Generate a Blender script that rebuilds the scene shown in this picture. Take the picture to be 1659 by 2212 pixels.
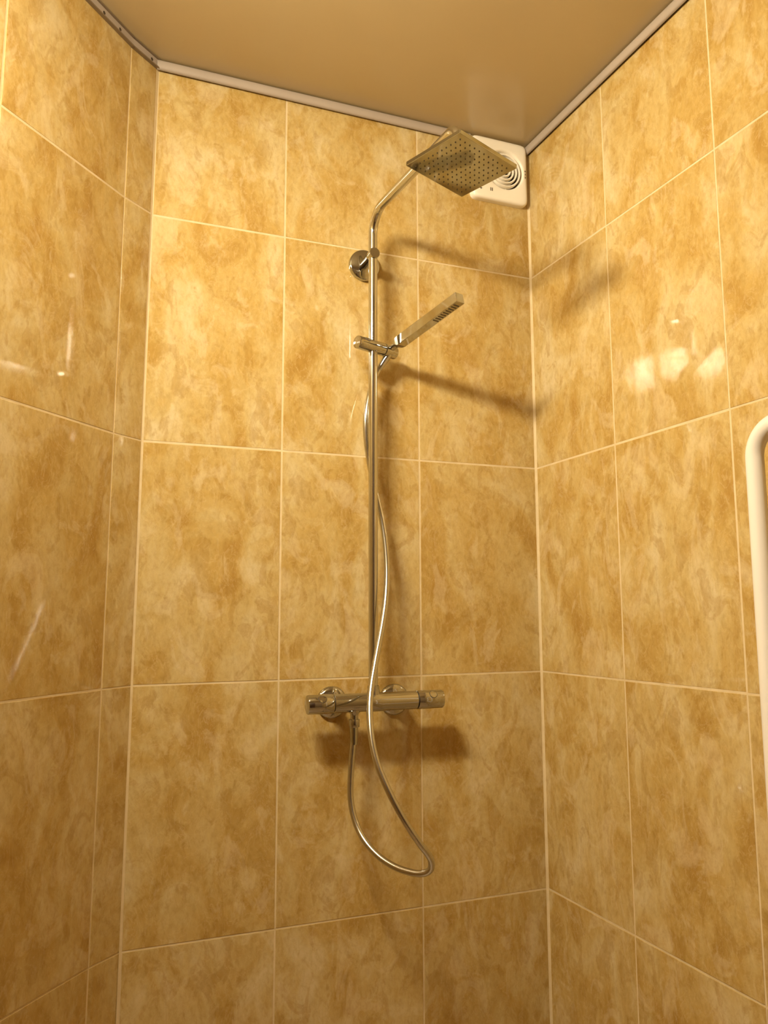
import bpy, bmesh, math, random
from mathutils import Vector, Matrix

random.seed(7)
scene = bpy.context.scene
for o in list(bpy.data.objects):
    bpy.data.objects.remove(o, do_unlink=True)
COL = scene.collection

# ------------------------------------------------------------------ camera
IMG_H = 2212.0
FPX = 1782.24
cam_d = bpy.data.cameras.new('camera')
cam_d.sensor_fit = 'VERTICAL'
cam_d.sensor_height = 36.0
cam_d.lens = FPX / IMG_H * 36.0
cam_d.shift_x = -46.27 / IMG_H
cam_d.shift_y = -20.19 / IMG_H
cam_d.clip_start = 0.02
cam = bpy.data.objects.new('camera', cam_d)
COL.objects.link(cam)
CR = Vector((0.9264, -0.3765, -0.0061)).normalized()
CF = Vector((0.3738, 0.9175, 0.1359)).normalized()
CU = CR.cross(CF).normalized()
CR = CF.cross(CU).normalized()
cam.matrix_world = Matrix(((CR.x, CU.x, -CF.x, -0.4271), (CR.y, CU.y, -CF.y, -1.7766),
                           (CR.z, CU.z, -CF.z, 1.2864), (0, 0, 0, 1)))
scene.camera = cam

# ------------------------------------------------------------------ world, exposure
wd = bpy.data.worlds.new('world')
scene.world = wd
wd.use_nodes = True
wd.node_tree.nodes['Background'].inputs['Color'].default_value = (0.9, 0.7, 0.45, 1)
wd.node_tree.nodes['Background'].inputs['Strength'].default_value = 0.02
vs = scene.view_settings
vs.view_transform = 'Standard'
vs.look = 'None'
vs.gamma = 1.0
vs.use_curve_mapping = False
vs.exposure = 0.04
BULB_COLOR = (0.90, 0.79, 0.555)
BULB_STRENGTH = 135.0
BULB_POS = ((-0.51, -0.90, 2.300), (-0.68, -0.90, 2.365), (-0.85, -0.885, 2.385))
SPOT_POWER = (48.0, 42.0, 22.0)
SPOT_AIM = Vector((1.27, 0.18, -0.80)).normalized()

for pos, pw in zip(BULB_POS, SPOT_POWER):
    ld = bpy.data.lights.new('reflector_spot', 'SPOT')
    ld.energy = pw
    ld.color = BULB_COLOR
    ld.spot_size = math.radians(172)
    ld.spot_blend = 1.0
    ld.shadow_soft_size = 0.065
    lo = bpy.data.objects.new('reflector_spot', ld)
    COL.objects.link(lo)
    lo.location = Vector(pos) + SPOT_AIM * 0.055
    lo.rotation_euler = SPOT_AIM.to_track_quat('-Z', 'Y').to_euler()

# ------------------------------------------------------------------ dimensions (metres)
XL, XR = -0.3009, 0.6541            # back wall corners
ZC = 2.520                          # ceiling
TW, TH = 0.33333, 0.50273           # tile pitch
ROWS = [0.0, 0.14454, 0.64727, 1.15, 1.65273, 2.15546, ZC]
SA, SW = 0.81993, 0.07957           # corner strip: angle, width
LA = 0.70898                        # left wall angle
RA = 0.0159                         # right wall angle
R0 = 0.31863                        # first tile width on right wall
LEAN = Vector((0.006, -0.0006, 0))
GROUT = 0.0042
THICK = 0.008                       # tile thickness
PROUD = 0.0006                      # tile face in front of grout


# ------------------------------------------------------------------ materials
def new_mat(name):
    m = bpy.data.materials.new(name)
    m.use_nodes = True
    nt = m.node_tree
    b = nt.nodes['Principled BSDF']
    return m, nt, b


def node(nt, typ, **kw):
    n = nt.nodes.new(typ)
    for k, v in kw.items():
        setattr(n, k, v)
    return n


def noise(nt, vec, scale, detail=4, rough=0.5, dist=0.0):
    n = node(nt, 'ShaderNodeTexNoise')
    n.inputs['Scale'].default_value = scale
    n.inputs['Detail'].default_value = detail
    n.inputs['Roughness'].default_value = rough
    n.inputs['Distortion'].default_value = dist
    nt.links.new(vec, n.inputs['Vector'])
    return n.outputs['Fac']


def ramp(nt, fac, stops, interp='LINEAR'):
    r = node(nt, 'ShaderNodeValToRGB')
    r.color_ramp.interpolation = interp
    els = r.color_ramp.elements
    while len(els) < len(stops):
        els.new(0.5)
    for e, (p, c) in zip(els, stops):
        e.position = p
        e.color = c if len(c) == 4 else (*c, 1)
    nt.links.new(fac, r.inputs['Fac'])
    return r.outputs['Color']


def mix(nt, fac, a, b, blend='MIX'):
    n = node(nt, 'ShaderNodeMix', data_type='RGBA', blend_type=blend)
    for sock, val in ((n.inputs[0], fac), (n.inputs[6], a), (n.inputs[7], b)):
        if hasattr(val, 'links') or isinstance(val, bpy.types.NodeSocket):
            nt.links.new(val, sock)
        elif isinstance(val, (int, float)):
            sock.default_value = val
        else:
            sock.default_value = (*val, 1) if len(val) == 3 else val
    return n.outputs[2]


def tile_material():
    m, nt, b = new_mat('golden_marble_tile')
    tc = node(nt, 'ShaderNodeTexCoord')
    oi = node(nt, 'ShaderNodeObjectInfo')
    sc = node(nt, 'ShaderNodeVectorMath', operation='SCALE')
    sc.inputs[0].default_value = (7.3, 13.1, 5.7)
    nt.links.new(oi.outputs['Random'], sc.inputs['Scale'])
    rot = node(nt, 'ShaderNodeMapping')
    rot.inputs['Rotation'].default_value = (0, 0, math.radians(28))
    rot.inputs['Scale'].default_value = (1.25, 0.72, 1.0)
    nt.links.new(tc.outputs['Object'], rot.inputs['Vector'])
    add = node(nt, 'ShaderNodeVectorMath', operation='ADD')
    nt.links.new(rot.outputs['Vector'], add.inputs[0])
    nt.links.new(sc.outputs['Vector'], add.inputs[1])
    v = add.outputs['Vector']
    big = noise(nt, v, 7.0, 8, 0.58, 0.7)
    base = ramp(nt, big, [(0.30, (0.385, 0.226, 0.056)), (0.44, (0.470, 0.312, 0.098)),
                          (0.56, (0.520, 0.382, 0.160)), (0.70, (0.580, 0.465, 0.260))])
    # ochre blotches with torn edges
    bl = noise(nt, v, 17.0, 8, 0.60, 0.9)
    blm = ramp(nt, bl, [(0.535, (0, 0, 0)), (0.575, (0.75, 0.75, 0.75)), (0.70, (1, 1, 1))])
    base = mix(nt, blm, base, mix(nt, 0.42, base, (0.34, 0.188, 0.036)))
    # pale cloudy patches
    pl = noise(nt, v, 11.0, 9, 0.63, 1.2)
    plm = ramp(nt, pl, [(0.53, (0, 0, 0)), (0.60, (0.6, 0.6, 0.6)), (0.72, (0.95, 0.95, 0.95))])
    base = mix(nt, plm, base, mix(nt, 0.5, base, (0.66, 0.54, 0.34)))
    # thin veins
    vn = noise(nt, v, 16.0, 5, 0.6, 3.2)
    vm = ramp(nt, vn, [(0.470, (0, 0, 0)), (0.495, (0.4, 0.4, 0.4)), (0.515, (0, 0, 0))])
    base = mix(nt, vm, base, (0.60, 0.44, 0.22))
    vd = noise(nt, v, 23.0, 6, 0.7, 2.4)
    vdm = ramp(nt, vd, [(0.405, (0, 0, 0)), (0.425, (0.22, 0.22, 0.22)), (0.45, (0, 0, 0))])
    base = mix(nt, vdm, base, (0.36, 0.21, 0.065))
    fine = noise(nt, v, 75.0, 8, 0.68, 0.4)
    fm = ramp(nt, fine, [(0.30, (0.80, 0.76, 0.66)), (0.5, (0.97, 0.97, 0.97)), (0.72, (1.08, 1.09, 1.12))])
    base = mix(nt, 0.8, base, fm, 'MULTIPLY')
    nt.links.new(base, b.inputs['Base Color'])
    b.inputs['Roughness'].default_value = 0.055
    b.inputs['IOR'].default_value = 1.5
    bump = node(nt, 'ShaderNodeBump')
    bump.inputs['Strength'].default_value = 0.035
    bump.inputs['Distance'].default_value = 0.002
    nt.links.new(noise(nt, v, 45.0, 3, 0.5), bump.inputs['Height'])
    nt.links.new(bump.outputs['Normal'], b.inputs['Normal'])
    return m


def grout_material():
    m, nt, b = new_mat('cream_grout')
    tc = node(nt, 'ShaderNodeTexCoord')
    c = ramp(nt, noise(nt, tc.outputs['Object'], 30, 5, 0.6),
             [(0.3, (0.57, 0.44, 0.25)), (0.7, (0.68, 0.545, 0.34))])
    nt.links.new(c, b.inputs['Base Color'])
    b.inputs['Roughness'].default_value = 0.75
    return m


def simple(name, col, rough, metal=0.0, var=0.06, scale=20, coat=0.0, bump=0.0):
    m, nt, b = new_mat(name)
    tc = node(nt, 'ShaderNodeTexCoord')
    lo = tuple(max(0, x * (1 - var)) for x in col)
    hi = tuple(min(1, x * (1 + var)) for x in col)
    f = noise(nt, tc.outputs['Object'], scale, 4, 0.55)
    c = ramp(nt, f, [(0.35, lo), (0.65, hi)])
    nt.links.new(c, b.inputs['Base Color'])
    b.inputs['Roughness'].default_value = rough
    b.inputs['Metallic'].default_value = metal
    b.inputs['Coat Weight'].default_value = coat
    b.inputs['Coat Roughness'].default_value = 0.08
    if bump:
        bp = node(nt, 'ShaderNodeBump')
        bp.inputs['Strength'].default_value = bump
        bp.inputs['Distance'].default_value = 0.001
        nt.links.new(f, bp.inputs['Height'])
        nt.links.new(bp.outputs['Normal'], b.inputs['Normal'])
    return m


M_TILE = tile_material()
M_GROUT = grout_material()
M_CHROME = simple('chrome', (0.475, 0.475, 0.475), 0.06, 1.0, 0.02, 12)
M_CHROME_SOFT = simple('chrome_satin', (0.46, 0.47, 0.46), 0.07, 1.0, 0.03, 14)
M_PIPE = simple('chrome_pipe', (0.60, 0.60, 0.595), 0.105, 1.0, 0.02, 12)
M_HOSE = simple('silver_hose', (0.58, 0.575, 0.56), 0.20, 1.0, 0.03, 40)
M_CEIL = simple('ceiling_film', (0.48, 0.375, 0.215), 0.22, 0.0, 0.015, 3)
M_TRIM = simple('trim_plastic', (0.38, 0.315, 0.265), 0.45, 0.0, 0.03, 9)
M_LIP = simple('channel_lip_shade', (0.20, 0.145, 0.09), 0.5)  # brown stands in for the shade on the beige channel's lips
M_WHITE = simple('white_plastic', (0.86, 0.80, 0.70), 0.28, 0.0, 0.015, 12)
M_ENAMEL = simple('white_enamel', (0.78, 0.74, 0.70), 0.16, 0.0, 0.012, 6, coat=0.4)
M_DARK = simple('dark_recess', (0.045, 0.03, 0.018), 0.6)
M_MARK = simple('dark_print', (0.10, 0.075, 0.05), 0.5)
M_RUBBER = simple('grey_nozzle', (0.16, 0.14, 0.11), 0.6)
M_SEAM = simple('seam_shadow_gap', (0.05, 0.04, 0.03), 0.5)
M_PAINT = simple('beige_plaster', (0.32, 0.24, 0.15), 0.7, 0, 0.05, 6)
M_DOOR = simple('dark_wood_door', (0.10, 0.055, 0.03), 0.45, 0, 0.25, 5)
M_FLOOR = simple('floor_stone', (0.40, 0.28, 0.15), 0.35, 0, 0.15, 6)
M_BULB, _nt, _b = new_mat('lit_bulb')
_b.inputs['Base Color'].default_value = (1, 0.9, 0.75, 1)
_b.inputs['Emission Color'].default_value = (*BULB_COLOR, 1)
_b.inputs['Emission Strength'].default_value = BULB_STRENGTH


# ------------------------------------------------------------------ helpers
def link(name, me, mat, parent=None, matrix=None, smooth=False):
    me.name = name
    if mat is not None:
        me.materials.append(mat)
    if smooth:
        for p in me.polygons:
            p.use_smooth = True
    o = bpy.data.objects.new(name, me)
    COL.objects.link(o)
    if matrix is not None:
        o.matrix_world = matrix
    if parent is not None:
        o.parent = parent
        o.matrix_parent_inverse = parent_inv(parent)
    return o


def parent_inv(parent):
    m = parent.matrix_basis.copy()
    p = parent
    while p.parent:
        m = p.parent.matrix_basis @ p.matrix_parent_inverse @ m if False else m
        p = p.parent
    return WORLD.get(parent, parent.matrix_basis).inverted()


WORLD = {}


def reg(o, m):
    WORLD[o] = m
    return o


def add(name, bm_or_me, mat, parent=None, matrix=None, smooth=False, sharp=None):
    if isinstance(bm_or_me, bmesh.types.BMesh):
        bmesh.ops.recalc_face_normals(bm_or_me, faces=bm_or_me.faces)
        me = bpy.data.meshes.new(name)
        bm_or_me.to_mesh(me)
        bm_or_me.free()
    else:
        me = bm_or_me
    o = link(name, me, mat, parent, matrix, smooth)
    if smooth and sharp is not None:
        me.set_sharp_from_angle(angle=math.radians(sharp))
    return reg(o, matrix.copy() if matrix is not None else Matrix.Identity(4))


def thing(name, loc, label, cat, group=None):
    o = bpy.data.objects.new(name, None)
    COL.objects.link(o)
    m = Matrix.Translation(loc)
    o.matrix_world = m
    o.empty_display_size = 0.02
    reg(o, m)
    return tag(o, label, cat, group)


def tag(o, label, cat=None, group=None, kind=None):
    o['label'] = label
    if cat:
        o['category'] = cat
    if group:
        o['group'] = group
    if kind:
        o['kind'] = kind
    return o


def frame(origin, ez, ex_hint=Vector((1, 0, 0))):
    ez = Vector(ez).normalized()
    ex = Vector(ex_hint)
    ex = ex - ez * ex.dot(ez)
    if ex.length < 1e-4:
        ex = Vector((0, 1, 0)) - ez * ez.y
    ex.normalize()
    ey = ez.cross(ex)
    m = Matrix((ex, ey, ez)).transposed().to_4x4()
    m.translation = Vector(origin)
    return m


def lathe(profile, seg=40):
    """profile [(r, z)], closed at ends where r == 0"""
    bm = bmesh.new()
    rings = []
    for r, z in profile:
        if r < 1e-7:
            rings.append([bm.verts.new((0, 0, z))])
        else:
            rings.append([bm.verts.new((r * math.cos(2 * math.pi * i / seg),
                                        r * math.sin(2 * math.pi * i / seg), z)) for i in range(seg)])
    for a, b in zip(rings, rings[1:]):
        for i in range(seg):
            j = (i + 1) % seg
            if len(a) == 1 and len(b) == 1:
                continue
            if len(a) == 1:
                bm.faces.new((a[0], b[i], b[j]))
            elif len(b) == 1:
                bm.faces.new((a[i], a[j], b[0]))
            else:
                bm.faces.new((a[i], a[j], b[j], b[i]))
    return bm


def cyl(r, z0, z1, ch=0.001, seg=40):
    return lathe([(0, z0), (r - ch, z0), (r - ch * 0.3, z0 + ch * 0.3), (r, z0 + ch),
                  (r, z1 - ch), (r - ch * 0.3, z1 - ch * 0.3), (r - ch, z1), (0, z1)], seg)


def box(x0, x1, y0, y1, z0, z1, bev=0.0, seg=2):
    bm = bmesh.new()
    bmesh.ops.create_cube(bm, size=1)
    for v in bm.verts:
        v.co = Vector(((x0 + x1) / 2 + v.co.x * (x1 - x0), (y0 + y1) / 2 + v.co.y * (y1 - y0),
                       (z0 + z1) / 2 + v.co.z * (z1 - z0)))
    if bev > 0:
        bmesh.ops.bevel(bm, geom=list(bm.edges), offset=bev, segments=seg, profile=0.6, affect='EDGES')
    return bm


def catmull(pts, n=8):
    P = [Vector(p) for p in pts]
    out = []
    for i in range(len(P) - 1):
        p0 = P[i - 1] if i else P[0] * 2 - P[1]
        p1, p2 = P[i], P[i + 1]
        p3 = P[i + 2] if i + 2 < len(P) else P[-1] * 2 - P[-2]
        for k in range(n):
            t = k / n
            out.append(0.5 * ((2 * p1) + (p2 - p0) * t + (2 * p0 - 5 * p1 + 4 * p2 - p3) * t * t
                              + (3 * p1 - p0 - 3 * p2 + p3) * t ** 3))
    out.append(P[-1])
    return out


def fillet(pts, radii, n=12):
    """polyline with rounded corners"""
    P = [Vector(p) for p in pts]
    out = [P[0]]
    for i in range(1, len(P) - 1):
        a = (P[i - 1] - P[i]).normalized()
        b = (P[i + 1] - P[i]).normalized()
        ang = a.angle(b)
        R = radii[i - 1]
        d = R / math.tan(ang / 2)
        c = P[i] + (a + b).normalized() * (R / math.sin(ang / 2))
        s, e = P[i] + a * d - c, P[i] + b * d - c
        tot = s.angle(e)
        ax = s.cross(e).normalized()
        for k in range(n + 1):
            out.append(c + Matrix.Rotation(tot * k / n, 3, ax) @ s)
    out.append(P[-1])
    return out


def tube(path, r, seg=24, closed=False, ridge=None):
    """swept tube; r number or function of index fraction"""
    bm = bmesh.new()
    n = len(path)
    t0 = (path[1] - path[0]).normalized()
    up = Vector((0, 0, 1)) if abs(t0.z) < 0.9 else Vector((1, 0, 0))
    nx = (up - t0 * up.dot(t0)).normalized()
    rings = []
    prev = t0
    for i in range(n):
        if closed:
            t = (path[(i + 1) % n] - path[i - 1]).normalized()
        else:
            t = (path[min(i + 1, n - 1)] - path[max(i - 1, 0)]).normalized()
        q = prev.rotation_difference(t)
        nx = q @ nx
        nx = (nx - t * nx.dot(t)).normalized()
        prev = t
        ny = t.cross(nx)
        rr = r(i) if callable(r) else r
        rings.append([bm.verts.new(path[i] + rr * (math.cos(2 * math.pi * k / seg) * nx
                                                   + math.sin(2 * math.pi * k / seg) * ny)) for k in range(seg)])
    m = n if closed else n - 1
    for i in range(m):
        a, b = rings[i], rings[(i + 1) % n]
        off = 0
        if closed and i == n - 1:
            best = min(range(seg), key=lambda s: (a[0].co - b[s].co).length)
            off = best
        for k in range(seg):
            bm.faces.new((a[k], a[(k + 1) % seg], b[(k + 1 + off) % seg], b[(k + off) % seg]))
    if not closed:
        bm.faces.new(list(reversed(rings[0])))
        bm.faces.new(rings[-1])
    return bm


# ------------------------------------------------------------------ tiled walls
def tile_mesh(corners, face, name='tile'):
    """corners: 4 local (x,y) ccw; back at z=-THICK, face plane at z=face"""
    e = 0.0006
    bm = bmesh.new()
    cx = sum(c[0] for c in corners) / 4
    cy = sum(c[1] for c in corners) / 4

    def inset(d):
        return [(c[0] - math.copysign(d, c[0] - cx), c[1] - math.copysign(d, c[1] - cy)) for c in corners]
    rings = []
    for d, z in ((0, -THICK), (0, face - 0.0004), (0.0002, face - 0.00015), (0.0007, face)):
        rings.append([bm.verts.new((x, y, z)) for x, y in inset(d)])
    for a, b in zip(rings, rings[1:]):
        for i in range(4):
            bm.faces.new((a[i], a[(i + 1) % 4], b[(i + 1) % 4], b[i]))
    bm.faces.new(rings[-1])
    bm.faces.new(list(reversed(rings[0])))
    return bm


def tiled_wall(name, origin, direction, normal, cols, label, length=None, tilt=0.0, lean=None, slab=True):
    """cols: list of u positions along direction of the joints; tile face plane passes through origin"""
    d = Vector(direction).normalized()
    nrm = Vector(normal).normalized()
    z = Vector((0, 0, 1))
    # local frame: x along d (or -d to keep right handed), y up, z = normal
    ex = z.cross(nrm)          # horizontal along the wall
    sgn = 1 if ex.dot(d) > 0 else -1
    base = Matrix((ex, z, nrm)).transposed().to_4x4()
    base.translation = Vector(origin)
    if tilt:
        piv = Matrix.Translation(Vector(origin) + z * 1.15)
        base = piv @ Matrix.Rotation(tilt, 4, ex) @ piv.inverted() @ base
    L0, L1 = cols[0], cols[-1]
    a, b = sorted((sgn * L0, sgn * L1))
    bm = box(a - 0.03, b + 0.03, 0.0, ZC, -0.09, -PROUD)
    w = add(name, bm, M_GROUT, matrix=base)
    tag(w, label, 'wall', kind='structure')
    for c0, c1 in zip(cols, cols[1:]):
        for r0, r1 in zip(ROWS, ROWS[1:]):
            x0, x1 = sorted((sgn * c0, sgn * c1))
            cx, cy = (x0 + x1) / 2, (r0 + r1) / 2
            g = GROUT / 2 * random.uniform(0.8, 1.2)
            hw, hh = (x1 - x0) / 2 - g, (r1 - r0) / 2 - g * random.uniform(0.85, 1.15)
            m = base @ Matrix.Translation((cx, cy, 0)) @ Matrix.Rotation(random.uniform(-.0010, .0010), 4, 'X') \
                @ Matrix.Rotation(random.uniform(-.0010, .0010), 4, 'Y')
            t = add('tile', tile_mesh([(-hw, -hh), (hw, -hh), (hw, hh), (-hw, hh)], 0.0), M_TILE, w, m)
    return w


wall_back = tiled_wall('wall_back', (0, 0, 0), (1, 0, 0), (0, -1, 0), [XL, 0.0, TW, XR],
                       'golden marble tiled back wall behind the shower column')
SDIR = Vector((-math.sin(SA), -math.cos(SA), 0))
S0 = Vector((XL, 0, 0)) + SDIR * SW
S_N = Vector((math.cos(SA), -math.sin(SA), 0))
wall_corner = tiled_wall('wall_corner', (XL, 0, 0), SDIR, S_N, [0.0, SW],
                         'narrow dark strip of cut tiles in the corner left of the back wall', tilt=0.005)
LDIR = Vector((-math.sin(LA), -math.cos(LA), 0))
L_N = Vector((math.cos(LA), -math.sin(LA), 0))
wall_left = tiled_wall('wall_left', S0, LDIR, L_N, [0.0, TW, 2 * TW, 3 * TW, 4 * TW],
                       'golden marble tiled diagonal wall on the left', tilt=0.005)
RDIR = Vector((math.sin(RA), -math.cos(RA), 0))
R_N = Vector((-math.cos(RA), -math.sin(RA), 0))
wall_right = tiled_wall('wall_right', (XR, 0, 0), RDIR, R_N, [0.0] + [R0 + TW * i for i in range(7)],
                        'golden marble tiled wall on the right with the white towel rail')
LE = S0 + LDIR * (4 * TW)
YF = -2.30
cs = [0.0]
while cs[-1] + TW < LE.y - YF:
    cs.append(cs[-1] + TW)
cs.append(LE.y - YF)
wall_side = tiled_wall('wall_side', (LE.x, LE.y, 0), (0, -1, 0), (1, 0, 0), cs,
                       'golden marble tiled side wall beyond the diagonal wall')

bm = box(LE.x - 0.09, 0.80, YF - 0.09, YF, 0, ZC)
wf = tag(add('wall_front', bm, M_PAINT), 'plain beige plaster wall behind the photographer', 'wall', kind='structure')
bm = box(-0.75, 0.10, YF, YF + 0.03, 0.0, 2.02, 0.004)
dr = tag(add('door_1', bm, M_DOOR), 'dark brown wooden bathroom door behind the photographer', 'door', kind='structure')
for (x0, x1, z0, z1) in ((-0.66, 0.01, 1.15, 1.92), (-0.66, 0.01, 0.12, 1.02)):
    add('door_panel', box(x0, x1, YF + 0.03, YF + 0.038, z0, z1, 0.003), M_DOOR, dr)
add('door_handle', tube(fillet([(0.04, YF + 0.03, 1.05), (0.04, YF + 0.075, 1.05), (-0.07, YF + 0.075, 1.05)], [0.012]), 0.009), M_CHROME, dr, smooth=True)

add_floor = tag(add('floor', box(-1.6, 0.95, YF - 0.09, 0.1, -0.10, 0.0), M_FLOOR),
                'brown stone floor of the shower room', 'floor', kind='structure')
ceil = tag(add('ceiling', box(-1.6, 0.95, YF - 0.09, 0.1, ZC, ZC + 0.08), M_CEIL),
           'satin tan stretch ceiling above the shower', 'ceiling', kind='structure')


# grout beads run down the two inner corners
def corner_bead(xc, da, db, leg_a, leg_b, parent, lean=0.0):
    bm = bmesh.new()
    o_ = Vector((xc, 0, 0))
    p = [o_ - (da + db) * 0.002, o_ + da * leg_a, o_ + (da * leg_a + db * leg_b) * 0.42, o_ + db * leg_b]
    lo_ = [bm.verts.new(q + Vector((-1.15 * lean, 0, 0))) for q in p]
    hi_ = [bm.verts.new(q + Vector(((ZC - 1.15) * lean, 0, ZC))) for q in p]
    for i in range(4):
        bm.faces.new((lo_[i], lo_[(i + 1) % 4], hi_[(i + 1) % 4], hi_[i]))
    bm.faces.new(lo_)
    bm.faces.new(hi_)
    add('corner_grout', bm, M_GROUT, parent)


corner_bead(XR, Vector((-1, 0, 0)), RDIR, 0.0050, 0.0045, wall_back)
corner_bead(XL, Vector((1, 0, 0)), SDIR, 0.0034, 0.0022, wall_back, 0.0050)


# ------------------------------------------------------------------ ceiling trims
def wall_frame(origin, direction, normal):
    z = Vector((0, 0, 1))
    n = Vector(normal).normalized()
    ex = z.cross(n)
    m = Matrix((ex, z, n)).transposed().to_4x4()
    m.translation = Vector(origin)
    return m, (1 if ex.dot(Vector(direction)) > 0 else -1)


def prism(poly, x0, x1):
    """polygon [(y,z)] swept along local x"""
    bm = bmesh.new()
    a = [bm.verts.new((x0, y, z)) for y, z in poly]
    b = [bm.verts.new((x1, y, z)) for y, z in poly]
    n = len(poly)
    for i in range(n):
        bm.faces.new((a[i], a[(i + 1) % n], b[(i + 1) % n], b[i]))
    bm.faces.new(list(reversed(a)))
    bm.faces.new(b)
    return bm


def covered_trim(name, origin, direction, normal, u0, u1, label):
    m, s = wall_frame(origin, direction, normal)
    x0, x1 = sorted((s * u0, s * u1))
    zb, zt = ZC - 0.0255, ZC - 0.003
    rail = [(zb + 0.004, 0.0), (zb + 0.004, 0.007), (zt - 0.001, 0.007), (zt - 0.001, 0.0)]
    o = add(name, prism(rail, x0, x1), M_SEAM, matrix=m)
    tag(o, label, 'trim', kind='structure')
    mid = (zb + zt) / 2
    hh = (zt - zb) / 2
    poly = [(zb, 0.0062)]
    for k in range(9):
        a = -math.pi / 2 + math.pi * k / 8
        poly.append((mid + hh * math.sin(a), 0.009 + 0.0055 * math.cos(a)))
    poly.append((zt, 0.0062))
    add('cover_strip', prism(poly, x0, x1), M_TRIM, o, m, smooth=True, sharp=35)
    return o


covered_trim('trim_1', (0, 0, 0), (1, 0, 0), (0, -1, 0), XL + 0.004, 0.479,
             'beige plastic ceiling trim along the top of the back wall')
covered_trim('trim_2', (XR, 0, 0), RDIR, R_N, 0.002, 2.2,
             'beige plastic ceiling trim along the top of the right wall')


def open_trim(name, origin, direction, normal, u0, u1, label, hole0):
    m, s = wall_frame(origin, direction, normal)
    x0, x1 = sorted((s * u0, s * u1))
    zb, zt = ZC - 0.0245, ZC - 0.0005
    e = 0.0035
    o = add(name, prism([(zb + 0.001, e), (zb + 0.001, 0), (zt - 0.001, 0), (zt - 0.001, e)], x0, x1), M_TRIM, matrix=m)
    tag(o, label, 'trim', kind='structure')
    for y0, y1 in ((zb, zb + 0.0028), (zt - 0.0028, zt)):
        add('channel_lip', prism([(y0, 0.0080), (y0, 0.0), (y1, 0.0), (y1, 0.0080)], x0, x1), M_LIP, o, m)
    u = u0 + hole0
    while u < u1 - 0.01:
        hm = m @ Matrix.Translation((s * u, (zb + zt) / 2 - 0.001, e))
        add('screw_hole', lathe([(0, 0.0003), (0.0034, 0.0003), (0.0036, 0.0001), (0.0036, -0.002)], 16), M_DARK, o, hm)
        u += 0.0507
    return o


open_trim('trim_3', S0 + L_N * 0.0069, LDIR, L_N, 0.0, 4 * TW - 0.005,
          'open ceiling channel with punched holes along the top of the left wall', 0.0436)
open_trim('trim_4', Vector((XL, 0, 0)) + S_N * 0.0069, SDIR, S_N, 0.001, SW,
          'short open ceiling channel above the narrow corner strip', 0.020)


# ------------------------------------------------------------------ extractor fan
FX0, FX1, FZ0, FZ1 = 0.4795, 0.6405, 2.3435, 2.5135
fcx, fcz = (FX0 + FX1) / 2, (FZ0 + FZ1) / 2
fan = thing('extractor_fan', (fcx, 0, fcz), 'white square extractor fan with round grille in the upper right corner', 'fan')
FM = frame((fcx, 0, fcz), (0, -1, 0), (1, 0, 0))     # local x = +x, y = up?, z = out of the wall
FM = Matrix(((1, 0, 0, fcx), (0, 0, -1, 0), (0, 1, 0, fcz), (0, 0, 0, 1)))
hx, hz = (FX1 - FX0) / 2, (FZ1 - FZ0) / 2
gcx, gcz = 0.5735 - fcx, 2.431 - fcz
SEG = 96


def sq_loop(inset_, z, power=14.0):
    out = []
    for i in range(SEG):
        a = 2 * math.pi * (i + 0.5) / SEG
        c, s = math.cos(a), math.sin(a)
        k = (abs(c) ** power + abs(s) ** power) ** (-1 / power)
        out.append(((hx - inset_) * c * k, (hz - inset_) * s * k, z))
    return out


def ci_loop(r, z, dz=0.0):
    return [(gcx + r * math.cos(2 * math.pi * (i + 0.5) / SEG), gcz + r * math.sin(2 * math.pi * (i + 0.5) / SEG), z) for i in range(SEG)]


def loops_mesh(loops, cap_last=False):
    bm = bmesh.new()
    R_ = [[bm.verts.new(p) for p in L] for L in loops]
    for a, b in zip(R_, R_[1:]):
        for i in range(len(a)):
            j = (i + 1) % len(a)
            bm.faces.new((a[i], a[j], b[j], b[i]))
    if cap_last:
        bm.faces.new(R_[-1])
    return bm


add('housing', loops_mesh([sq_loop(0, 0.0), sq_loop(0, 0.012), sq_loop(0.001, 0.0165), sq_loop(0.004, 0.0195), sq_loop(0.009, 0.0205),
                           ci_loop(0.0575, 0.0212), ci_loop(0.0545, 0.0205), ci_loop(0.0520, 0.0175), ci_loop(0.0505, 0.004)]),
    M_WHITE, fan, FM, smooth=True, sharp=50)
add('fan_interior', lathe([(0.051, 0.0045), (0, 0.0045)], 64), M_DARK, fan, FM @ Matrix.Translation((gcx, gcz, 0)))
for rr in (0.0445, 0.0350, 0.0255, 0.0160):
    prof = [(rr - 0.0022, 0.008), (rr - 0.0028, 0.0195), (rr + 0.0004, 0.0205), (rr + 0.0024, 0.0165), (rr + 0.0022, 0.008), (rr - 0.0022, 0.008)]
    add('grille_ring', lathe(prof, 64), M_WHITE, fan, FM @ Matrix.Translation((gcx, gcz, 0)), smooth=True, sharp=40)
add('grille_hub', lathe([(0, 0.0205), (0.006, 0.020), (0.0075, 0.0175), (0.0075, 0.006)], 40), M_WHITE, fan, FM @ Matrix.Translation((gcx, gcz, 0)), smooth=True, sharp=40)
for k in range(4):
    a = 0.12 + k * math.pi / 2
    mm = FM @ Matrix.Translation((gcx, gcz, 0)) @ Matrix.Rotation(a, 4, 'Z')
    add('grille_spoke', box(0.006, 0.0515, -0.0010, 0.0010, 0.006, 0.011), M_WHITE, fan, mm)
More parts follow.
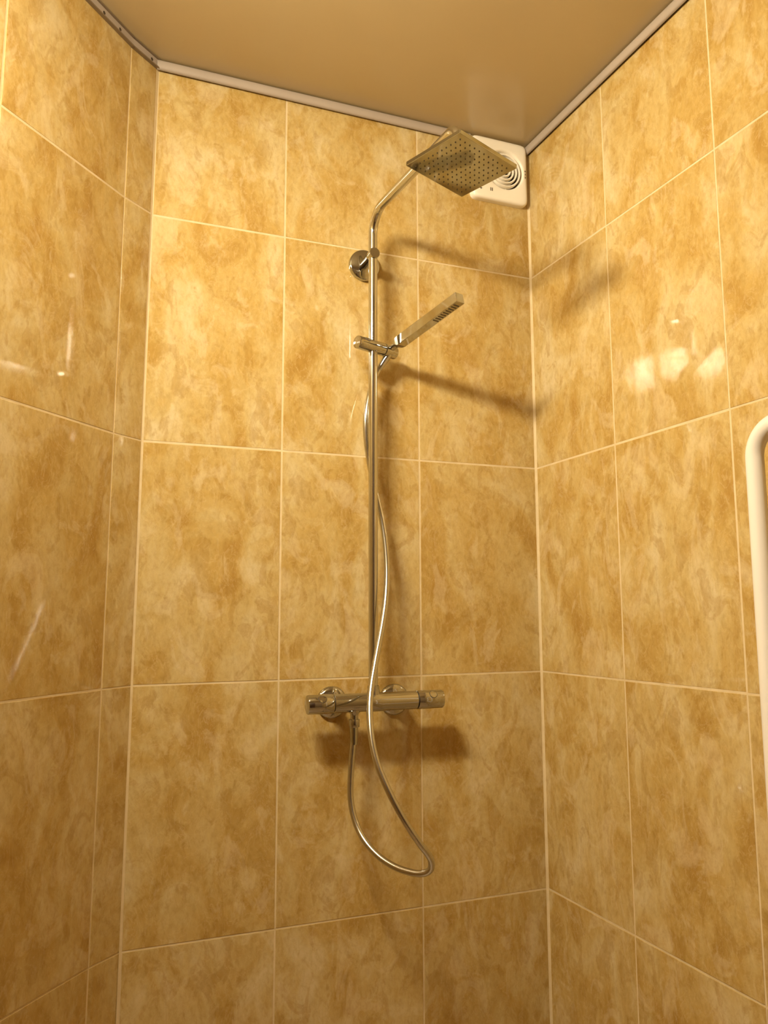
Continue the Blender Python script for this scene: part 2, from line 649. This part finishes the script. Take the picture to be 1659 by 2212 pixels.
# printed marks: three dots at the right edge, a cross and two bars near the lower edge
for dz_ in (-0.009, 0.0, 0.009):
    add('printed_dot', lathe([(0, 0.0206), (0.0020, 0.0206), (0.0020, 0.0190)], 12), M_MARK, fan, FM @ Matrix.Translation((hx - 0.0075, dz_ + 0.002, 0.0)))
cm = FM @ Matrix.Translation((-hx + 0.022, -hz + 0.024, 0.0))
bmc = box(-0.0032, 0.0032, -0.0006, 0.0006, 0.019, 0.0220)
add('printed_cross', bmc, M_MARK, fan, cm)
add('printed_cross', box(-0.0006, 0.0006, -0.0032, 0.0032, 0.019, 0.0220), M_MARK, fan, cm)
for dx_ in (0.0, 0.0045):
    add('printed_bar', box(-0.0008, 0.0008, -0.0042, 0.0042, 0.019, 0.0220), M_MARK, fan,
        FM @ Matrix.Translation((-hx + 0.050 + dx_, -hz + 0.026, 0.0)))

def cyl_disc(R_, r0, r1, h, depth, seg=32):
    """ring (r0 > 0) or disc lying on a cylinder of radius R_ about local x; its middle at +z"""
    bm = bmesh.new()
    loops = []
    for rr, hh in ((r1, -depth), (r1, h), (max(r0, 0.0), h)):
        L = []
        if rr < 1e-6:
            L = [bm.verts.new((0, 0, R_ + hh))]
        else:
            for k in range(seg):
                a = 2 * math.pi * k / seg
                t = rr * math.sin(a) / R_
                L.append(bm.verts.new((rr * math.cos(a), (R_ + hh) * math.sin(t), (R_ + hh) * math.cos(t))))
        loops.append(L)
    for A_, B_ in zip(loops, loops[1:]):
        for k in range(seg):
            j = (k + 1) % seg
            if len(B_) == 1:
                bm.faces.new((A_[k], A_[j], B_[0]))
            else:
                bm.faces.new((A_[k], A_[j], B_[j], B_[k]))
    return bm


# ------------------------------------------------------------------ thermostatic mixer
MX, MY, MZ = 0.1975, -0.072, 1.104
mixer = thing('thermostatic_mixer', (MX, 0, MZ), 'chrome thermostatic mixer bar fixed low on the back wall with two round wall plates', 'mixer tap')
AX = frame((0, MY, MZ), (1, 0, 0), (0, 0, 1))       # local z along world +x


def rot_x_lathe(prof, mat, name, parent, seg=56):
    return add(name, lathe(prof, seg), mat, parent, AX, smooth=True, sharp=35)


RB = 0.0200
xj0, xj1 = 0.1005, 0.2895
body = rot_x_lathe([(0, xj0), (RB - 0.002, xj0), (RB - 0.0012, xj0 + 0.0004), (RB - 0.0005, xj0 + 0.0012), (RB - 0.0005, 0.170), (RB + 0.0004, 0.180), (RB + 0.0004, 0.205), (RB - 0.0005, 0.215),
                    (RB - 0.0005, xj1 - 0.0012), (RB - 0.0012, xj1 - 0.0004), (RB - 0.002, xj1), (0, xj1)], M_CHROME, 'body', mixer)
for nm, x0, x1, bx in (('temperature_handle', 0.0435, xj0 - 0.0016, 0.073), ('flow_handle', xj1 + 0.0016, 0.3515, 0.3245)):
    left = x0 < 0.2
    o0, o1 = (0.0022, 0.0006) if left else (0.0006, 0.0022)
    hd = rot_x_lathe([(0, x0), (RB - o0, x0), (RB - o0 * 0.3, x0 + o0 * 0.3), (RB, x0 + o0), (RB, x1 - o1), (RB - o1 * 0.3, x1 - o1 * 0.3), (RB - o1, x1), (0, x1)],
                     M_CHROME, nm, mixer)
    # round stop button set in the front of the handle
    ang = math.radians(38)
    nb = Vector((0, -math.cos(ang), math.sin(ang)))
    bmx = frame(Vector((bx, MY, MZ)), nb, (1, 0, 0))
    add('stop_button', cyl_disc(RB, 0.0, 0.0080, 0.0006, 0.002), M_CHROME, hd, bmx, smooth=True, sharp=40)
    add('button_groove', cyl_disc(RB, 0.0080, 0.0092, 0.0002, 0.002), M_SEAM, hd, bmx, smooth=True, sharp=40)
rot_x_lathe([(0, xj0 - 0.002), (RB - 0.0025, xj0 - 0.002), (RB - 0.0025, xj0 + 0.001), (0, xj0 + 0.001)], M_SEAM, 'handle_gap', mixer)
rot_x_lathe([(0, xj1 - 0.001), (RB - 0.0025, xj1 - 0.001), (RB - 0.0025, xj1 + 0.002), (0, xj1 + 0.002)], M_SEAM, 'handle_gap', mixer)
for rx in (0.1180, 0.2650):
    m = frame((rx, 0, MZ - 0.004), (0, -1, 0))
    wp = add('wall_plate', lathe([(0.0345, 0.0), (0.0345, 0.005), (0.0335, 0.0075), (0.029, 0.011), (0.020, 0.0135), (0.0165, 0.0140), (0.0, 0.0140)], 56),
             M_CHROME, mixer, m, smooth=True, sharp=45)
    add('inlet_stem', lathe([(0.0155, 0.010), (0.0155, 0.05), (0.0145, 0.056), (0.0145, 0.062)], 40), M_CHROME, wp, m, smooth=True, sharp=40)
# hub that takes the riser, and lower hose outlet
PX, PY = 0.1908, -0.070
add('riser_socket', lathe([(0.0150, 0.008), (0.0138, 0.0215), (0.0128, 0.026), (0.0128, 0.033), (0.0115, 0.0342)], 40), M_CHROME, mixer,
    Matrix.Translation((PX, MY + 0.001, MZ)), smooth=True, sharp=40)
OX = 0.1474
add('hose_outlet', lathe([(0.0135, 0.0), (0.0120, -0.0195), (0.0092, -0.0225), (0.0082, -0.026), (0.0082, -0.036), (0, -0.036)], 36), M_CHROME, mixer,
    Matrix.Translation((OX, MY, MZ)), smooth=True, sharp=40)

# ------------------------------------------------------------------ shower column: riser, arm, bracket, head, slider
column = thing('shower_column', (PX, 0, MZ + 0.03), 'chrome shower column with bent arm and square overhead shower plate', 'shower')
HC = Vector((0.2221, -0.4707, 2.1233))
RP = 0.0103
ELB = Vector((HC.x - 0.007, HC.y + 0.003, 2.2045))
arm_path = fillet([(PX, PY, MZ + 0.028), (PX, PY, 2.2150), ELB, (HC.x + 0.003, HC.y, HC.z + 0.012)], [0.055, 0.024], 16)
dense = []
for a, b in zip(arm_path, arm_path[1:]):
    dense.append(a)
dense.append(arm_path[-1])
add('riser_pipe', tube(dense, RP, 36), M_PIPE, column, smooth=True, sharp=50)
# upper wall bracket
BZ = 2.1146
bk = add('wall_bracket', lathe([(0.0375, 0.0), (0.0375, 0.009), (0.0368, 0.0110), (0.0350, 0.0122), (0.0, 0.0126)], 64), M_CHROME, column,
         frame((PX + 0.001, 0, BZ), (0, -1, 0)), smooth=True, sharp=40)
add('bracket_arm', lathe([(0.0112, 0.010), (0.0112, 0.050), (0.0126, 0.056), (0.0126, 0.0815), (0.0118, 0.0835), (0.0, 0.0838)], 40), M_CHROME, bk,
    frame((PX, 0, BZ), (0, -1, 0)), smooth=True, sharp=40)
# overhead shower plate
NRM = Vector((0.0934, 0.001, 1)).normalized()
HM = frame(HC, NRM, (math.cos(5.0296), math.sin(5.0296), 0))
HS = 0.148 / 2
head = add('overhead_shower', box(-HS, HS, -HS, HS, 0.0, 0.0085, 0.0012, 2), M_CHROME_SOFT, column, HM)
bm = bmesh.new()
N = 11
for i in range(N):
    for j in range(N):
        x = (i - (N - 1) / 2) * 0.0121
        y = (j - (N - 1) / 2) * 0.0121
        vs_ = [bm.verts.new((x + 0.00165 * math.cos(k * math.pi / 4), y + 0.00165 * math.sin(k * math.pi / 4), 0.0004)) for k in range(8)]
        vt = [bm.verts.new((x + 0.0011 * math.cos(k * math.pi / 4), y + 0.0011 * math.sin(k * math.pi / 4), -0.0012)) for k in range(8)]
        for k in range(8):
            bm.faces.new((vs_[k], vs_[(k + 1) % 8], vt[(k + 1) % 8], vt[k]))
        bm.faces.new(vt)
nz = add('nozzles', bm, M_RUBBER, head, HM)
nz['kind'] = 'stuff'
add('swivel_joint', lathe([(0.019, 0.0085), (0.019, 0.012), (0.0165, 0.0145), (0.0152, 0.022), (0.0152, 0.046), (0.0140, 0.052), (0.0106, 0.056), (0, 0.056)], 40), M_CHROME, head,
    frame(HC, Vector((0.01, 0, 1))), smooth=True, sharp=40)
# slider with handset holder
SZ = 1.8945
sa_ = 0.35
SAX = Vector((math.cos(sa_), math.sin(sa_), -0.02)).normalized()
SM = frame((PX, PY, SZ), SAX, (0, 0, 1))
rs = 0.0150
sl = add('slider', lathe([(0, -0.0465), (rs - 0.002, -0.0465), (rs - 0.0006, -0.0459), (rs, -0.0445), (rs, 0.0290), (rs - 0.0006, 0.0300), (0, 0.0300)], 48), M_CHROME, column, SM, smooth=True, sharp=35)
add('slider_gap', lathe([(0, 0.0295), (rs - 0.0012, 0.0295), (rs - 0.0012, 0.0315), (0, 0.0315)], 40), M_SEAM, sl, SM)
hold = add('handset_holder', lathe([(0, 0.0312), (rs - 0.0006, 0.0312), (rs, 0.0320), (rs, 0.0640), (rs - 0.0006, 0.0655), (rs - 0.0025, 0.0662), (0, 0.0662)], 48), M_CHROME, column, SM, smooth=True, sharp=35)
nb = Vector((-0.25, -0.80, 0.55)).normalized()
nb = (nb - SAX * nb.dot(SAX)).normalized()
BMX = frame(Vector((PX, PY, SZ)) - SAX * 0.024, nb, SAX)
add('release_button', cyl_disc(rs, 0.0, 0.0060, 0.0005, 0.002), M_CHROME, sl, BMX, smooth=True, sharp=40)
add('button_groove', cyl_disc(rs, 0.0060, 0.0070, 0.0002, 0.002), M_SEAM, sl, BMX, smooth=True, sharp=40)

# ------------------------------------------------------------------ hand shower
HB = Vector((0.2424, -0.075, 1.9009))
HD = Vector((0.3157, -0.9203, 0.2311)).normalized()
handset = thing('hand_shower', HB, 'slim square chrome stick hand shower held by the slider and pointing outward', 'hand shower')
side = HD.cross(Vector((0, 0, 1))).normalized()
HMX = frame(HB, HD, side)               # x = side, y = cross(z,x), z along the stick
upv = HMX.to_3x3() @ Vector((0, 1, 0))
fl = 1 if upv.z > 0 else -1
hw = 0.0112
bm = box(-hw, hw, -hw, hw, 0.022, 0.2185, 0.0009, 2)
add('stick_body', bm, M_CHROME, handset, HMX)
# wedge that narrows the stick into its neck
bm = bmesh.new()
A = [(-hw, -hw), (hw, -hw), (hw, hw), (-hw, hw)]
loops = []
for sc_, z in ((0.996, 0.0225), (0.86, 0.012), (0.62, 0.004)):
    loops.append([bm.verts.new((x * sc_, y * sc_ + fl * hw * (1 - sc_) * 0.35, z)) for x, y in A])
for a, b in zip(loops, loops[1:]):
    for i in range(4):
        bm.faces.new((a[i], a[(i + 1) % 4], b[(i + 1) % 4], b[i]))
bm.faces.new(loops[-1])
bm.faces.new(loops[0])
add('stick_shoulder', bm, M_CHROME, handset, HMX)
add('neck', lathe([(0.0072, 0.006), (0.0078, -0.004), (0.0078, -0.010), (0.0, -0.012)], 32), M_CHROME, handset, HMX, smooth=True, sharp=40)
for k in range(9):
    z = 0.137 + k * 0.0082
    add('spray_slot', box(-0.0075, 0.0075, -fl * hw - 0.0006, -fl * hw + 0.0006, z, z + 0.0034), M_RUBBER, handset, HMX)

# ------------------------------------------------------------------ hose
hose_pts = [(0.2365, -0.0565, 1.8885), (0.2306, -0.055, 1.8781), (0.213, -0.047, 1.8497), (0.1978, -0.042, 1.8088), (0.1844, -0.048, 1.7571),
            (0.1803, -0.05, 1.7186), (0.1833, -0.048, 1.6764), (0.1925, -0.044, 1.6245), (0.2058, -0.044, 1.5648), (0.2161, -0.052, 1.5084),
            (0.2221, -0.062, 1.4504), (0.2218, -0.074, 1.388), (0.2137, -0.089, 1.3268), (0.1975, -0.109, 1.2674), (0.1742, -0.135, 1.201), (0.156, -0.157, 1.1466), (0.1448, -0.177, 1.1029), (0.1391, -0.201, 1.0521), (0.1436, -0.223, 1.0023), (0.1598, -0.243, 0.9528), (0.1848, -0.256, 0.9022), (0.2143, -0.26, 0.858), (0.2333, -0.258, 0.8344), (0.243, -0.253, 0.8177), (0.2439, -0.244, 0.8008), (0.2325, -0.232, 0.7921), (0.2145, -0.212, 0.7914), (0.1924, -0.182, 0.7971), (0.1705, -0.149, 0.8121), (0.1526, -0.116, 0.8372), (0.1417, -0.092, 0.871), (0.1372, -0.078, 0.9147), (0.1402, -0.073, 0.9696), (0.145, -0.072, 1.0211),
            (0.1474, -0.072, 1.046)]
hose = thing('shower_hose', Vector((0.1474, -0.072, 1.05)), 'long silver shower hose winding round the riser and hanging in a loop below the mixer', 'hose')
hp = catmull(hose_pts, 8)
add('flexible_tube', tube(hp, 0.0066, 20), M_HOSE, hose, smooth=True, sharp=60)
NM = Matrix.Translation((OX, MY, 0))
add('hose_nut', lathe([(0.0086, 1.0705), (0.0108, 1.0700), (0.0112, 1.0690), (0.0112, 1.0545), (0.0105, 1.0535), (0.0, 1.0535)], 32), M_CHROME, hose, NM, smooth=True, sharp=35)
add('hose_sleeve', lathe([(0.0090, 1.0545), (0.0088, 1.045), (0.0075, 1.018)], 28), M_CHROME_SOFT, hose, Matrix.Translation((OX - 0.0008, MY, 0)), smooth=True, sharp=40)
d0 = (Vector(hose_pts[0]) - Vector(hose_pts[2])).normalized()
add('handset_nut', lathe([(0.0070, -0.046), (0.0084, -0.018), (0.0088, -0.012), (0.0088, -0.002), (0, -0.001)], 28), M_CHROME, hose, frame(Vector(hose_pts[0]), d0), smooth=True, sharp=40)

# ------------------------------------------------------------------ white towel rail on the right wall
WR = Vector((XR, 0, 0))


def on_right(u, z, off):
    return WR + RDIR * u + R_N * off + Vector((0, 0, z))


rail = thing('towel_rail', on_right(0.99, 1.1, 0.0), 'white enamelled tube towel rail with rounded corner at the right edge', 'towel rail')
U0, U1, Z0, Z1, OFF = 0.759, 1.26, 0.72, 1.590, 0.060
corners = [on_right(U0, Z0, OFF), on_right(U0, Z1, OFF), on_right(U1, Z1, OFF), on_right(U1, Z0, OFF)]
mid0 = (corners[3] + corners[0]) / 2
path = fillet([mid0] + corners + [mid0], [0.052] * 4, 14)[:-1]
fine_path = []
for i, a in enumerate(path):
    b = path[(i + 1) % len(path)]
    k = max(1, int((b - a).length / 0.1))
    for j in range(k):
        fine_path.append(a.lerp(b, j / k))
add('rail_tube', tube(fine_path, 0.0148, 32, closed=True), M_ENAMEL, rail, smooth=True)
for u, z in ((U0 + 0.13, Z1), (U1 - 0.13, Z1), (U0 + 0.13, Z0), (U1 - 0.13, Z0)):
    add('wall_mount', lathe([(0.026, 0.0), (0.026, 0.006), (0.022, 0.009), (0.0105, 0.010), (0.0105, OFF - 0.004), (0, OFF - 0.004)], 36), M_ENAMEL, rail,
        frame(on_right(u, z, 0.0), R_N), smooth=True, sharp=40)

# ------------------------------------------------------------------ ceiling lamp (just above the picture)
lamp = thing('ceiling_lamp', (-0.68, -0.90, ZC), 'warm three-bulb ceiling lamp hanging above the left side', 'lamp')
add('canopy', lathe([(0.055, 0.0), (0.055, -0.012), (0.048, -0.022), (0.010, -0.028), (0, -0.028)], 40), M_CHROME, lamp, Matrix.Translation((-0.68, -0.90, ZC)), smooth=True, sharp=40)
for bx_, by_, bz_ in BULB_POS:
    top = bz_ + 0.075
    pts = [(-0.68, -0.90, ZC - 0.022), (-0.68 + (bx_ + 0.68) * 0.35, by_, ZC - 0.05), (bx_ - (bx_ + 0.68) * 0.1, by_, ZC - 0.06), (bx_, by_, top)]
    am = add('lamp_arm', tube(catmull(pts, 8), 0.006, 14), M_CHROME, lamp, smooth=True)
    add('socket', lathe([(0.0, 0.082), (0.016, 0.080), (0.020, 0.076), (0.020, 0.042), (0, 0.042)], 28), M_CHROME, am, Matrix.Translation((bx_, by_, bz_)), smooth=True, sharp=40)
    prof = [(0, -0.048)]
    for k in range(1, 15):
        a = -math.pi / 2 + math.pi * k / 16
        prof.append((0.048 * math.cos(a), 0.048 * math.sin(a)))
    prof.append((0, 0.0465))
    add('bulb', lathe(prof, 28), M_BULB, am, Matrix.Translation((bx_, by_, bz_)), smooth=True)
